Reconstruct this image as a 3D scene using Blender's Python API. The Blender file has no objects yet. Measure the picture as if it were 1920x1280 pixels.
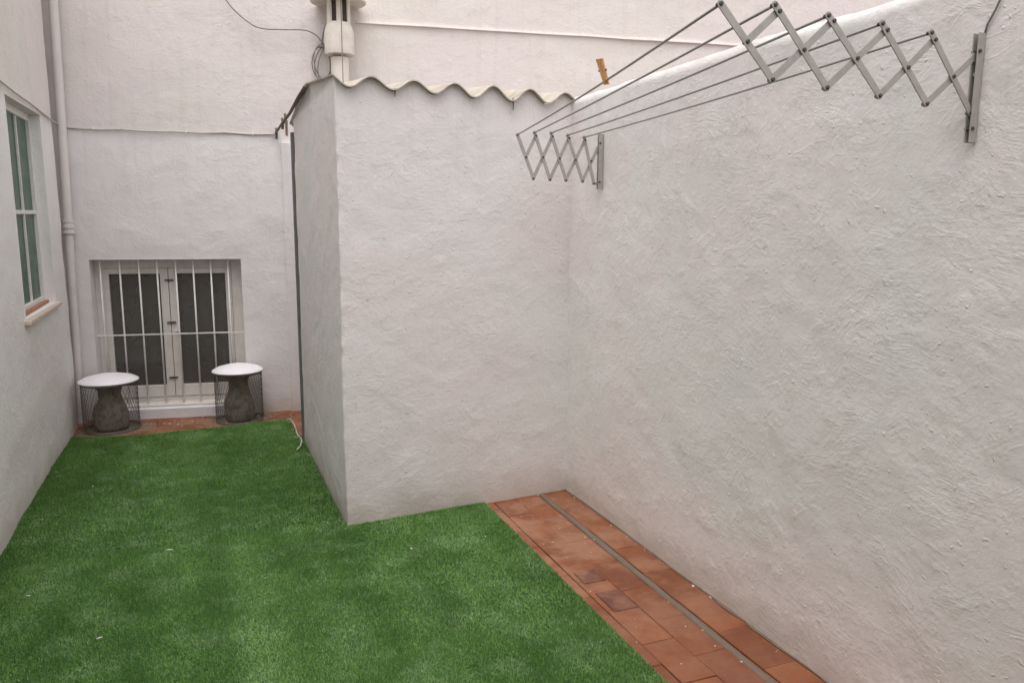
import bpy, bmesh, math, random
import numpy as np
from mathutils import Vector, Matrix
random.seed(4)
RNG = np.random.default_rng(7)
sc = bpy.context.scene
COL = sc.collection
rad = math.radians

# ------------------------------------------------------------------ camera
FPX = 1448.0
PITCH, YAW, ROLL, HC = rad(9.17), rad(22.15), rad(0.289), 1.55
_F = np.array([math.sin(YAW)*math.cos(PITCH), math.cos(YAW)*math.cos(PITCH), -math.sin(PITCH)])
_R = np.array([math.cos(YAW), -math.sin(YAW), 0.0])
_U = np.cross(_R, _F)
_R, _U = _R*math.cos(ROLL)+_U*math.sin(ROLL), -_R*math.sin(ROLL)+_U*math.cos(ROLL)
cam = bpy.data.objects.new('camera', bpy.data.cameras.new('camera'))
COL.objects.link(cam)
cam.matrix_world = Matrix(((_R[0], _U[0], -_F[0], 0), (_R[1], _U[1], -_F[1], 0), (_R[2], _U[2], -_F[2], HC), (0, 0, 0, 1)))
cam.data.sensor_width = 36
cam.data.lens = FPX/1920*36
cam.data.clip_end = 500
cam.data.clip_start = 0.02
sc.camera = cam

# ------------------------------------------------------------------ light
SUN_EL, SUN_AZ = rad(72), rad(205)          # azimuth from +Y towards +X
w = bpy.data.worlds.new('World'); sc.world = w; w.use_nodes = True
nt = w.node_tree; nt.nodes.clear()
sky = nt.nodes.new('ShaderNodeTexSky'); sky.sky_type = 'NISHITA'; sky.sun_disc = False
sky.sun_elevation = SUN_EL; sky.sun_rotation = SUN_AZ; sky.air_density = 1.0; sky.dust_density = 4.0
hs = nt.nodes.new('ShaderNodeHueSaturation'); hs.inputs['Saturation'].default_value = 0.10
mul = nt.nodes.new('ShaderNodeMix'); mul.data_type = 'RGBA'; mul.blend_type = 'MULTIPLY'; mul.inputs[0].default_value = 1
mul.inputs[7].default_value = (1.0, 0.97, 0.965, 1)
bg = nt.nodes.new('ShaderNodeBackground'); bg.inputs['Strength'].default_value = 0.15
wo = nt.nodes.new('ShaderNodeOutputWorld')
nt.links.new(sky.outputs[0], hs.inputs['Color']); nt.links.new(hs.outputs[0], mul.inputs[6])
nt.links.new(mul.outputs[2], bg.inputs[0]); nt.links.new(bg.outputs[0], wo.inputs[0])
sun = bpy.data.objects.new('sun', bpy.data.lights.new('sun', 'SUN')); COL.objects.link(sun)
sun.data.energy = 0.5; sun.data.angle = rad(75); sun.data.color = (1.0, 0.95, 0.9)
sd = Vector((math.sin(SUN_AZ)*math.cos(SUN_EL), math.cos(SUN_AZ)*math.cos(SUN_EL), math.sin(SUN_EL)))
sun.rotation_euler = sd.to_track_quat('Z', 'Y').to_euler(); sun.location = (-2, -4, 8)
sc.view_settings.view_transform = 'Standard'; sc.view_settings.look = 'None'
sc.view_settings.exposure = 0.74; sc.view_settings.gamma = 1

# ------------------------------------------------------------------ surveying helpers
def ray(x, y):
    d = _F*FPX + _R*(x-960) - _U*(y-640)
    return d/np.linalg.norm(d)
C0 = np.array([0, 0, HC])
def onp(x, y, n, c):                      # where the sight line meets a real plane n.p = c
    n = np.array(n, float); d = ray(x, y)
    return Vector(C0 + d*(c-n@C0)/(n@d))
XR = 1.898                                # boundary wall face
YS, XS = 3.736, 0.63                      # shed front and side faces
NB = np.array([0.1560, 0.9878, 0.0]); CB = 6.308     # rear building face
UB = np.array([0.9878, -0.1560, 0.0]); AB = np.array([-0.889, (6.308+0.156*0.889)/0.9878, 0.0])
NL = np.array([0.99993, -0.0120, 0.0]); CL = -0.9583   # side building face
def bw(u, z, off=0.0):                    # point on the rear wall, off = towards the yard
    p = AB + UB*u - NB*off; return Vector((p[0], p[1], z))
def bpx(x, y, off=0.0):
    p = onp(x, y, NB, CB-off); return float((np.array(p)-AB)@UB), p.z
def lw(Y, z, off=0.0):
    return Vector(((CL+0.012*Y)/0.99993+off, Y, z))

# ------------------------------------------------------------------ object helpers
def tag(o, label=None, cat=None, group=None, kind=None):
    if label: o['label'] = label
    if cat: o['category'] = cat
    if group: o['group'] = group
    if kind: o['kind'] = kind
    return o
def thing(name, label, cat, loc, group=None):
    o = bpy.data.objects.new(name, None); COL.objects.link(o); o.location = loc
    o.empty_display_size = .1
    return tag(o, label, cat, group)
def root_loc(p):
    l = Vector((0, 0, 0))
    while p is not None: l += p.location; p = p.parent
    return l
def link(name, me, mat, parent=None, smooth=False, loc=None):
    """meshes are written in world metres; origin moved to the part's own base"""
    co = np.empty(len(me.vertices)*3, 'f'); me.vertices.foreach_get('co', co); co = co.reshape(-1, 3)
    if loc is None:
        mn, mx = co.min(0), co.max(0); loc = Vector(((mn[0]+mx[0])/2, (mn[1]+mx[1])/2, mn[2]))
    loc = Vector([float(v) for v in loc])
    me.transform(Matrix.Translation(-loc))
    me.name = name
    o = bpy.data.objects.new(name, me); COL.objects.link(o)
    o.location = loc - root_loc(parent); o.parent = parent
    if mat: me.materials.append(mat)
    if smooth:
        me.polygons.foreach_set('use_smooth', [True]*len(me.polygons))
        if smooth == 'auto':
            me.set_sharp_from_angle(angle=rad(35))
    me.update()
    return o
class MB:
    def __init__(s): s.bm = bmesh.new()
    def box(s, c, d, ax=None, bev=0.0):
        """box centred c, size d, ax = 3 axis vectors"""
        ax = ax or (Vector((1, 0, 0)), Vector((0, 1, 0)), Vector((0, 0, 1)))
        r = bmesh.ops.create_cube(s.bm, size=1)
        for v in r['verts']:
            q = v.co.copy()
            v.co = Vector(c) + ax[0]*q.x*d[0] + ax[1]*q.y*d[1] + ax[2]*q.z*d[2]
        if bev:
            es = list({e for v in r['verts'] for e in v.link_edges})
            bmesh.ops.bevel(s.bm, geom=es, offset=bev, segments=2, affect='EDGES', profile=.6)
        return s
    def tube(s, pts, r, n=8, caps=True):
        pts = [Vector(p) for p in pts]; rs = r if isinstance(r, (list, tuple)) else [r]*len(pts)
        rings = []; up = None
        for i, p in enumerate(pts):
            t = (pts[min(i+1, len(pts)-1)]-pts[max(i-1, 0)]).normalized()
            if up is None:
                up = Vector((0, 0, 1)) if abs(t.z) < .9 else Vector((1, 0, 0))
            a = t.cross(up).normalized(); b = a.cross(t).normalized(); up = b
            rings.append([s.bm.verts.new(p+(a*math.cos(2*math.pi*k/n)+b*math.sin(2*math.pi*k/n))*rs[i]) for k in range(n)])
        for A, B in zip(rings, rings[1:]):
            for k in range(n): s.bm.faces.new((A[k], A[(k+1) % n], B[(k+1) % n], B[k]))
        if caps:
            s.bm.faces.new(list(reversed(rings[0]))); s.bm.faces.new(rings[-1])
        return s
    def lathe(s, c, prof, n=32, sq=None):
        rings = []
        for r, z in prof:
            if r < 1e-6: rings.append([s.bm.verts.new((c[0], c[1], c[2]+z))])
            else: rings.append([s.bm.verts.new((c[0]+r*math.cos(2*math.pi*k/n), c[1]+r*math.sin(2*math.pi*k/n), c[2]+z)) for k in range(n)])
        for A, B in zip(rings, rings[1:]):
            for k in range(n):
                k2 = (k+1) % n
                if len(A) == 1 and len(B) == 1: continue
                if len(A) == 1: s.bm.faces.new((A[0], B[k], B[k2]))
                elif len(B) == 1: s.bm.faces.new((A[k], B[0], A[k2]))
                else: s.bm.faces.new((A[k], B[k], B[k2], A[k2]))
        return s
    def build(s, name, mat, parent=None, smooth=False, loc=None):
        bmesh.ops.recalc_face_normals(s.bm, faces=s.bm.faces)
        me = bpy.data.meshes.new(name); s.bm.to_mesh(me); s.bm.free()
        return link(name, me, mat, parent, smooth, loc)

def vnoise(x, y, seed):
    """smooth value noise, vectorised"""
    g = np.random.default_rng(seed).random((128, 128))*2-1
    xi, yi = np.floor(x).astype(int), np.floor(y).astype(int)
    fx, fy = x-xi, y-yi
    fx = fx*fx*fx*(fx*(fx*6-15)+10); fy = fy*fy*fy*(fy*(fy*6-15)+10)
    a = g[xi % 128, yi % 128]; b = g[(xi+1) % 128, yi % 128]; c = g[xi % 128, (yi+1) % 128]; d = g[(xi+1) % 128, (yi+1) % 128]
    return (a*(1-fx)+b*fx)*(1-fy)+(c*(1-fx)+d*fx)*fy
def relief(S, T, seed, k=1.0):
    wx = S+0.06*vnoise(S*5, T*5, seed+9); wy = T+0.06*vnoise(S*5+7, T*5, seed+8)
    h = 0.0060*vnoise(S*1.5, T*1.5, seed)+0.0035*vnoise(wx*4.1, wy*4.5, seed+1)
    h += 0.0016*vnoise(wx*11, wy*14, seed+2)+0.0007*vnoise(wx*31, wy*36, seed+3)
    return h*k
def grid(name, P, mat, parent=None, S=None, T=None, k=1.0, seed=1, skip=None, fade=None):
    """P[ns,nt,3] surface; normal = dS x dT; plaster relief pushed along it"""
    ds = np.gradient(P, axis=0); dt = np.gradient(P, axis=1)
    N = np.cross(ds, dt); N /= np.linalg.norm(N, axis=2, keepdims=True)+1e-12
    h = relief(S, T, seed, k)
    if fade is not None: h = h*fade
    Q = P+N*h[..., None]
    ns, nt_ = P.shape[:2]
    idx = np.arange(ns*nt_).reshape(ns, nt_)
    f = np.stack([idx[:-1, :-1], idx[1:, :-1], idx[1:, 1:], idx[:-1, 1:]], -1)
    if skip is not None: f = f[~skip]
    f = f.reshape(-1, 4)
    used = np.unique(f); remap = -np.ones(ns*nt_, int); remap[used] = np.arange(len(used))
    me = bpy.data.meshes.new(name)
    me.from_pydata(Q.reshape(-1, 3)[used].tolist(), [], remap[f].tolist())
    return link(name, me, mat, parent, True)
def lines(a, b, step, extra=()):
    n = max(2, int(round((b-a)/step))+1)
    v = list(np.linspace(a, b, n))
    for e in extra:
        i = int(np.argmin([abs(q-e) for q in v])); v[i] = e
    return np.array(sorted(set(v)))
def flat_wall(name, fn, s0, s1, z0, z1, step, mat, parent, seed, holes=(), k=1.0):
    s = lines(s0, s1, step, [h for q in holes for h in q[:2]]); z = lines(z0, z1, step, [h for q in holes for h in q[2:]])
    S, Z = np.meshgrid(s, z, indexing='ij')
    P = fn(S, Z)
    skip = np.zeros((len(s)-1, len(z)-1), bool)
    sm, zm = (s[:-1]+s[1:])/2, (z[:-1]+z[1:])/2
    fade = np.ones_like(S)
    for a, b, c, d in holes:
        skip |= ((sm > a) & (sm < b))[:, None] & ((zm > c) & (zm < d))[None, :]
        dist = np.maximum(np.maximum(a-S, S-b), np.maximum(c-Z, Z-d))
        fade = np.minimum(fade, np.clip(dist/.08, .12, 1))
    return grid(name, P, mat, parent, S, Z, k, seed, skip, fade)

# ------------------------------------------------------------------ materials
def new_mat(name):
    m = bpy.data.materials.new(name); m.use_nodes = True
    return m, m.node_tree, m.node_tree.nodes['Principled BSDF']
def N(t, typ, **kw):
    n = t.nodes.new(typ)
    for k, v in kw.items():
        if k in ('data_type', 'blend_type', 'operation', 'feature', 'distance', 'noise_dimensions', 'attribute_name', 'interpolation_type'): setattr(n, k, v)
        else: n.inputs[k].default_value = v
    return n
def mathn(t, op, a, b=None, clamp=False):
    n = t.nodes.new('ShaderNodeMath'); n.operation = op; n.use_clamp = clamp
    for i, v in enumerate((a, b)):
        if v is None: continue
        if isinstance(v, (int, float)): n.inputs[i].default_value = v
        else: t.links.new(v, n.inputs[i])
    return n.outputs[0]
def ramp(t, val, a, b, lo=0.0, hi=1.0):
    n = t.nodes.new('ShaderNodeMapRange'); n.interpolation_type = 'SMOOTHSTEP'
    t.links.new(val, n.inputs[0])
    for i, v in ((1, a), (2, b), (3, lo), (4, hi)): n.inputs[i].default_value = v
    return n.outputs[0]
def mixc(t, fac, a, b, bt='MIX'):
    n = t.nodes.new('ShaderNodeMix'); n.data_type = 'RGBA'; n.blend_type = bt
    if isinstance(fac, (int, float)): n.inputs[0].default_value = fac
    else: t.links.new(fac, n.inputs[0])
    for i, v in ((6, a), (7, b)):
        if isinstance(v, tuple): n.inputs[i].default_value = (*v, 1) if len(v) == 3 else v
        else: t.links.new(v, n.inputs[i])
    return n.outputs[2]
def noise(t, vec, scale, detail=2, rough=.5, dist=0.0):
    n = t.nodes.new('ShaderNodeTexNoise'); n.inputs['Scale'].default_value = scale
    n.inputs['Detail'].default_value = detail; n.inputs['Roughness'].default_value = rough; n.inputs['Distortion'].default_value = dist
    if vec is not None: t.links.new(vec, n.inputs['Vector'])
    return n.outputs['Fac']
def mapping(t, vec, rot, scale):
    m = t.nodes.new('ShaderNodeMapping'); m.vector_type = 'TEXTURE'   # rotate the frame, then stretch
    m.inputs['Rotation'].default_value = rot; m.inputs['Scale'].default_value = scale
    t.links.new(vec, m.inputs['Vector']); return m.outputs[0]

def plaster(name, axis, colA, colB, fine=1.0, strokes=1.0, upper=None, dirt=0.5):
    """axis 'x': wall whose face lies in the YZ plane, 'y': face in the XZ plane"""
    m, t, b = new_mat(name)
    pos = t.nodes.new('ShaderNodeNewGeometry').outputs['Position']
    sep = t.nodes.new('ShaderNodeSeparateXYZ'); t.links.new(pos, sep.inputs[0])
    warp = t.nodes.new('ShaderNodeTexNoise'); warp.inputs['Scale'].default_value = 2.2; warp.inputs['Detail'].default_value = 2
    t.links.new(pos, warp.inputs['Vector'])
    va = t.nodes.new('ShaderNodeVectorMath'); va.operation = 'MULTIPLY_ADD'
    va.inputs[1].default_value = (.16, .16, .16)
    t.links.new(warp.outputs['Color'], va.inputs[0]); t.links.new(pos, va.inputs[2])
    wv = va.outputs[0]
    def layer(angle, sl, sw, scale):
        if axis == 'x': r, s = (angle, 0, 0), (1, sl, sw)
        else: r, s = (0, angle, 0), (sl, 1, sw)
        return noise(t, mapping(t, wv, r, s), scale, 3, .6)
    s1 = layer(rad(4), 7, 1, 120); s2 = layer(rad(-34), 8, 1, 95); s3 = layer(rad(28), 6, 1, 150)
    m1 = ramp(t, noise(t, pos, 5.1, 3, .6), .44, .66, .12, 1); m2 = ramp(t, noise(t, wv, 6.4, 3, .6), .52, .68); m3 = ramp(t, noise(t, wv, 7.3, 3, .6), .53, .67)
    # height in metres
    def ms(v, k): return mathn(t, 'MULTIPLY', v, k)
    st = mathn(t, 'ADD', mathn(t, 'MULTIPLY', s1, m1), mathn(t, 'ADD', mathn(t, 'MULTIPLY', s2, m2), mathn(t, 'MULTIPLY', s3, m3)))
    # sparse raised trowel ridges: thin contour lines of a stretched field
    def ridge(angle, scale, wdt, mask, lo, hi):
        if axis == 'x': r, s = (angle, 0, 0), (1, 3.0, 1)
        else: r, s = (0, angle, 0), (3.0, 1, 1)
        f = noise(t, mapping(t, wv, r, s), scale, 1, .4)
        d = mathn(t, 'ABSOLUTE', mathn(t, 'SUBTRACT', f, .5))
        return mathn(t, 'MULTIPLY', ramp(t, d, 0, wdt, 1, 0), ramp(t, noise(t, wv, mask, 1), lo, hi))
    rg = mathn(t, 'ADD', ridge(rad(-38), 13, .03, 5.3, .58, .66), ridge(rad(12), 18, .035, 6.1, .58, .66))
    gr = noise(t, pos, 230, 3, .65)
    md = noise(t, pos, 55, 3, .6)
    lump = ramp(t, noise(t, pos, 44, 1, .4), .72, .79)
    h = mathn(t, 'ADD', ms(st, .0030*strokes), ms(rg, .0006*strokes))
    lp = mathn(t, 'MULTIPLY', noise(t, wv, 17, 4, .6), ramp(t, noise(t, pos, 3.1, 2), .38, .62, .35, 1))
    h = mathn(t, 'ADD', h, ms(lp, .0085*fine))
    h = mathn(t, 'ADD', h, ms(gr, .0014*fine)); h = mathn(t, 'ADD', h, ms(md, .0034*fine)); h = mathn(t, 'ADD', h, ms(lump, .0034*fine))
    bp = t.nodes.new('ShaderNodeBump'); bp.inputs['Strength'].default_value = 1; bp.inputs['Distance'].default_value = 1.0
    t.links.new(h, bp.inputs['Height']); t.links.new(bp.outputs[0], b.inputs['Normal'])
    # colour: old limewash, patches of two whites, specks, scuffs, splash-dirt at the foot
    c = mixc(t, ramp(t, noise(t, pos, 1.3, 3, .55), .42, .60), colA, colB)
    if upper:
        zed = mathn(t, 'ADD', sep.outputs[2], mathn(t, 'MULTIPLY', noise(t, pos, 5, 2), .02))
        c = mixc(t, ramp(t, zed, 2.14, 2.20), c, mixc(t, ramp(t, noise(t, pos, 1.1, 3), .45, .62), upper[0], upper[1]))
    c = mixc(t, ramp(t, noise(t, pos, 9, 4, .65), .52, .75, 0, .16), c, (.55, .52, .48))
    if not upper: c = mixc(t, mathn(t, 'MULTIPLY', ramp(t, mathn(t, 'ADD', sep.outputs[2], mathn(t, 'MULTIPLY', noise(t, pos, 12, 3), .03)), 2.165, 2.21), .6), c, (.44, .41, .37))  # grime-coloured tint on the wall top, painted in to dull its sunlit band
    sp = ramp(t, noise(t, pos, 62, 1, .3), .81, .83, 0, .35)
    c = mixc(t, sp, c, (.30, .27, .24))
    streak = noise(t, mapping(t, pos, (0, 0, 0), (1, 1, 14)), 16, 3, .6)
    c = mixc(t, mathn(t, 'MULTIPLY', ramp(t, streak, .50, .68), ramp(t, sep.outputs[2], 1.25, 2.17, 0, .11)), c, (.50, .45, .39))
    ft = mathn(t, 'ADD', sep.outputs[2], mathn(t, 'MULTIPLY', noise(t, pos, 7, 3), -.16))
    c = mixc(t, mathn(t, 'MULTIPLY', ramp(t, ft, -.10, .12, 1, 0), dirt), c, (.42, .36, .28))
    t.links.new(c, b.inputs['Base Color']); b.inputs['Roughness'].default_value = .88
    b.inputs['Specular IOR Level'].default_value = .25
    return m
PK, GY = (.86, .81, .80), (.835, .83, .81)
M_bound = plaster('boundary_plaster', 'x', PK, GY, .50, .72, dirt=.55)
M_shedf = plaster('shed_plaster', 'y', (.76, .715, .71), (.745, .73, .72), .55, .48, dirt=.6)
M_rear = plaster('rear_plaster', 'y', (.81, .785, .785), (.80, .77, .77), .5, .6, upper=((.76, .705, .695), (.76, .72, .69)), dirt=.5)
M_side = plaster('side_plaster', 'x', (.87, .855, .84), (.86, .825, .815), .6, .6, upper=((.79, .735, .715), (.78, .745, .70)), dirt=.5)

def paint(name, col, rough=.5, metal=0.0, var=.12, scale=25, bump=.0004, dark=None, spec=.5):
    m, t, b = new_mat(name)
    pos = t.nodes.new('ShaderNodeNewGeometry').outputs['Position']
    d = dark or tuple(c*.55 for c in col)
    c = mixc(t, ramp(t, noise(t, pos, scale, 4, .6), .4, .75, 0, var*2.2), col, d)
    t.links.new(c, b.inputs['Base Color'])
    t.links.new(ramp(t, noise(t, pos, scale*2, 3), .3, .7, rough*.85, min(1, rough*1.15)), b.inputs['Roughness'])
    b.inputs['Metallic'].default_value = metal; b.inputs['Specular IOR Level'].default_value = spec
    if bump:
        bp = t.nodes.new('ShaderNodeBump'); bp.inputs['Distance'].default_value = 1; bp.inputs['Strength'].default_value = 1
        t.links.new(mathn(t, 'MULTIPLY', noise(t, pos, scale*5, 3, .6), bump), bp.inputs['Height']); t.links.new(bp.outputs[0], b.inputs['Normal'])
    return m
M_alu = paint('grey_aluminium', (.45, .43, .40), .45, .35, .15, 30, .0001)
M_rivet = paint('dark_rivet', (.085, .075, .075), .5, .3, .1, 60, 0)
M_rod = paint('grey_rod', (.36, .34, .335), .45, .2, .12, 60, 0)
M_pipe = paint('white_pipe_paint', (.74, .69, .67), .45, 0, .08, 8, .0002)
M_wood = paint('cream_window_paint', (.72, .675, .64), .5, 0, .12, 14, .0003)
M_bar = paint('white_bar_paint', (.84, .82, .79), .45, 0, .10, 40, 0)
M_kerb = paint('white_kerb_paint', (.80, .79, .81), .6, 0, .12, 12, .0008)
M_glass = paint('dark_window_glass', (.092, .087, .080), .28, 0, 0, 3, 0)
M_green = paint('green_window_glass', (.055, .12, .085), .40, 0, 0, 6, 0)
M_sill = paint('peach_sill', (.68, .56, .48), .7, 0, .15, 18, .0006)
M_brick = paint('red_brick', (.40, .20, .13), .8, 0, .25, 30, .0010)
M_rust = paint('rusty_iron', (.16, .125, .11), .8, .2, .3, 40, .0008)
M_pot = paint('dark_stone', (.26, .23, .185), .9, 0, .4, 22, .006, dark=(.09, .08, .065))
M_cage = paint('dark_wire', (.17, .16, .15), .6, .3, .2, 40, 0)
M_disc = paint('white_seat', (.88, .86, .90), .45, 0, .04, 12, 0)
M_peg = paint('peg_wood', (.74, .40, .17), .7, 0, .2, 90, .0003)
M_roof = paint('fibre_cement', (.56, .51, .44), .9, 0, .35, 9, .0010, dark=(.33, .30, .25))
M_vent = paint('cream_vent_paint', (.83, .78, .72), .6, 0, .15, 12, .0004, dark=(.46, .38, .30))
M_slot = paint('vent_slot_dark', (.07, .05, .045), .9, 0, .1, 20, 0)
M_cable = paint('grey_cable', (.24, .215, .20), .6, 0, .2, 30, 0)
M_cablew = paint('painted_cable', (.50, .46, .43), .6, 0, .25, 15, 0)
M_jamb = paint('dark_jamb', (.15, .15, .145), .6, 0, .2, 8, .0004)
M_thread = paint('frayed_thread', (.62, .60, .50), .8, 0, .1, 40, 0)
M_chip = paint('plaster_chip', (.74, .72, .68), .9, 0, .1, 80, 0)
M_leafd = paint('dark_crumb', (.03, .028, .02), .9, 0, .1, 80, 0)
M_grout = paint('grey_mortar', (.18, .130, .095), .95, 0, .45, 16, .0020, dark=(.17, .15, .12))
M_joint = paint('tile_joint', (.24, .12, .075), .95, 0, .3, 30, .002)
M_soil = paint('mortar_bed', (.22, .15, .11), .95, 0, .3, 12, .002, dark=(.10, .075, .055))

def tile_mat():
    m, t, b = new_mat('terracotta')
    pos = t.nodes.new('ShaderNodeNewGeometry').outputs['Position']
    a = t.nodes.new('ShaderNodeAttribute'); a.attribute_name = 'tone'
    c = mixc(t, a.outputs['Fac'], (.175, .055, .022), (.29, .102, .042))
    c = mixc(t, ramp(t, noise(t, pos, 7, 4, .6), .42, .66, 0, .6), c, (.165, .052, .028))
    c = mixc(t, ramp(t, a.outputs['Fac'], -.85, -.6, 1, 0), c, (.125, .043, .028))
    sepn = t.nodes.new('ShaderNodeSeparateXYZ'); t.links.new(pos, sepn.inputs[0])
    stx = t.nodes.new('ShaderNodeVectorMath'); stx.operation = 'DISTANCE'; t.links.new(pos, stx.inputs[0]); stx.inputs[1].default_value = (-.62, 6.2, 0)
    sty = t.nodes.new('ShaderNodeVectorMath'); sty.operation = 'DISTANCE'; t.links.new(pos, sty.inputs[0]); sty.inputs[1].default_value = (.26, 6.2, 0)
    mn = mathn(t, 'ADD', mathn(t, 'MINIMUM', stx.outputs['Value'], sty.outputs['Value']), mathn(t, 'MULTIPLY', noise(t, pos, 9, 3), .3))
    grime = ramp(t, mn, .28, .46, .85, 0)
    dusty = mathn(t, 'MULTIPLY', ramp(t, noise(t, pos, 4, 4, .65), .40, .62), ramp(t, sepn.outputs[1], 1.8, 3.3, .22, .85))
    c = mixc(t, dusty, c, (.33, .165, .100))
    c = mixc(t, ramp(t, noise(t, pos, 45, 3, .7), .60, .72, 0, .55), c, (.15, .055, .032))
    c = mixc(t, ramp(t, noise(t, pos, 120, 2, .5), .72, .78, 0, .6), c, (.62, .52, .44))
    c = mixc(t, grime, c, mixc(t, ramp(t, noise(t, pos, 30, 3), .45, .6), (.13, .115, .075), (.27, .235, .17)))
    t.links.new(c, b.inputs['Base Color'])
    t.links.new(ramp(t, noise(t, pos, 20, 3), .3, .7, .6, .85), b.inputs['Roughness'])
    h = mathn(t, 'ADD', mathn(t, 'MULTIPLY', noise(t, pos, 60, 4, .65), .0016), mathn(t, 'MULTIPLY', noise(t, pos, 9, 2), .004))
    bp = t.nodes.new('ShaderNodeBump'); bp.inputs['Distance'].default_value = 1; t.links.new(h, bp.inputs['Height']); t.links.new(bp.outputs[0], b.inputs['Normal'])
    return m
M_tile = tile_mat()
def turf_mat():
    m, t, b = new_mat('turf_fibre')
    pos = t.nodes.new('ShaderNodeNewGeometry').outputs['Position']
    a = t.nodes.new('ShaderNodeAttribute'); a.attribute_name = 'tone'
    c = mixc(t, a.outputs['Fac'], (.050, .152, .018), (.205, .375, .098))
    dust = ramp(t, noise(t, pos, 5.5, 5, .68), .46, .68, 0, .34)
    c = mixc(t, dust, c, (.34, .50, .25))
    t.links.new(c, b.inputs['Base Color']); b.inputs['Roughness'].default_value = .55
    b.inputs['Specular IOR Level'].default_value = .3
    return m
M_turf = turf_mat()
M_turfb = paint('turf_backing', (.045, .11, .03), .9, 0, .3, 30, .001)

# ------------------------------------------------------------------ ground
g = MB(); g.box((0, 0, -.56), (60, 60, 1.0)); tag(g.build('ground', M_soil), kind='structure')

def paving():
    vs, fs, tone = [], [], []
    rnd = random.Random(11)
    def slab(x0, x1, y0, y1, z=0.0, tn=None, h=.05):
        b = .0015; tn = rnd.random() if tn is None else tn
        dz = [rnd.uniform(-.0018, .0018) for _ in range(4)]
        j = [rnd.uniform(-.0022, .0022) for _ in range(4)]
        x0 += j[0]; x1 += j[1]; y0 += j[2]; y1 += j[3]
        n = len(vs)
        for (X0, X1, Y0, Y1, zz, use) in ((x0, x1, y0, y1, z-h, 0), (x0, x1, y0, y1, z-b, 0), (x0+b, x1-b, y0+b, y1-b, z, 1)):
            for q, (x, y) in enumerate(((X0, Y0), (X1, Y0), (X1, Y1), (X0, Y1))): vs.append((x, y, zz+dz[q]*use))
        for k in range(2):
            for q in range(4): fs.append((n+4*k+q, n+4*k+(q+1) % 4, n+4*k+4+(q+1) % 4, n+4*k+4+q))
        fs.append((n+8, n+9, n+10, n+11)); tone.extend([tn]*9)
    gx = .0012; L = .262
    rows = [(1.752, 1.93, 1.962-2*L*4), (1.576, 1.708, 2.118-L*9), (1.440, 1.5755, 2.252-L*9), (1.302, 1.436, 2.118-L*9)]
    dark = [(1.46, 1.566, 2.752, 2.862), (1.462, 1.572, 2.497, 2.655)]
    for ri, (x0, x1, ys) in enumerate(rows):
        y = ys
        while y < YS+.22:
            if y+L > -.9: slab(x0+gx/2, x1-gx/2, y+gx/2, y+L-gx/2)
            y += L
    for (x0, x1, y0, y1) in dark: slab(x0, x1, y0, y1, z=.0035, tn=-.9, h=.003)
    # back strip by the rear wall
    y = 5.50; r = 0
    while y < 6.75:
        x = -1.0-(r % 2)*.13
        while x < 1.9:
            slab(x+gx/2, x+L-gx/2, y+gx/2, y+.136-gx/2, tn=rnd.uniform(-.4, .5)); x += L
        y += .136; r += 1
    me = bpy.data.meshes.new('terracotta_paving'); me.from_pydata(vs, [], fs)
    at = me.attributes.new('tone', 'FLOAT', 'FACE'); at.data.foreach_set('value', tone)
    tag(link('terracotta_paving', me, M_tile, loc=(0, 0, 0)), kind='structure')
paving()
# mortar strip that runs between the two outer tile rows
def strip():
    n = 160; vs = []; fs = []
    for i in range(n+1):
        y = -.9+(YS+.12+.9)*i/n
        xc = 1.729+.012*(y-1.95)/1.8-.004
        a = .0155+.0035*vnoise(np.array(y*9.), np.array(.5), 3)
        bb = .0155+.0035*vnoise(np.array(y*9.), np.array(9.5), 5)
        z = .0022+.0015*float(vnoise(np.array(y*14.), np.array(2.5), 6))
        vs += [(xc-float(a), y, -.006), (xc-float(a)+.004, y, z), (xc+float(bb)-.004, y, z), (xc+float(bb), y, -.006)]
    for i in range(n):
        for k in range(3): q = i*4+k; fs.append((q, q+1, q+5, q+4))
    me = bpy.data.meshes.new('mortar_strip'); me.from_pydata(vs, [], fs)
    tag(link('mortar_strip', me, M_grout, smooth=True), kind='structure')
strip()
bed = MB(); bed.box((.5, 3.0, -.034), (3.1, 8.4, .05)); tag(bed.build('mortar_bed', M_joint), kind='structure')

# ------------------------------------------------------------------ artificial turf
XE = 1.386
poly = [(-.935, -.9), (XE, -.9), (XE, YS+.051), (XS-.006, YS-.004), (XS-.010, 5.35), (.585, 5.80), (.60, 5.985), (.50, 5.975), (.30, 5.945), (.0, 5.93), (-.25, 5.925), (-.49, 5.90), (-.70, 5.955), (-.91, 6.02)]
bmf = MB()
vv = [bmf.bm.verts.new((x, y, .008)) for x, y in poly]; top = bmf.bm.faces.new(vv)
ex = bmesh.ops.extrude_face_region(bmf.bm, geom=[top])
for v in [e for e in ex['geom'] if isinstance(e, bmesh.types.BMVert)]: v.co.z = .004
def inside(x, y):
    c = np.zeros(x.shape, bool); n = len(poly)
    for i in range(n):
        x1, y1 = poly[i]; x2, y2 = poly[(i+1) % n]
        cond = ((y1 > y) != (y2 > y)) & (x < (x2-x1)*(y-y1)/((y2-y1) if y2 != y1 else 1e-9)+x1)
        c ^= cond
    return c
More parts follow.
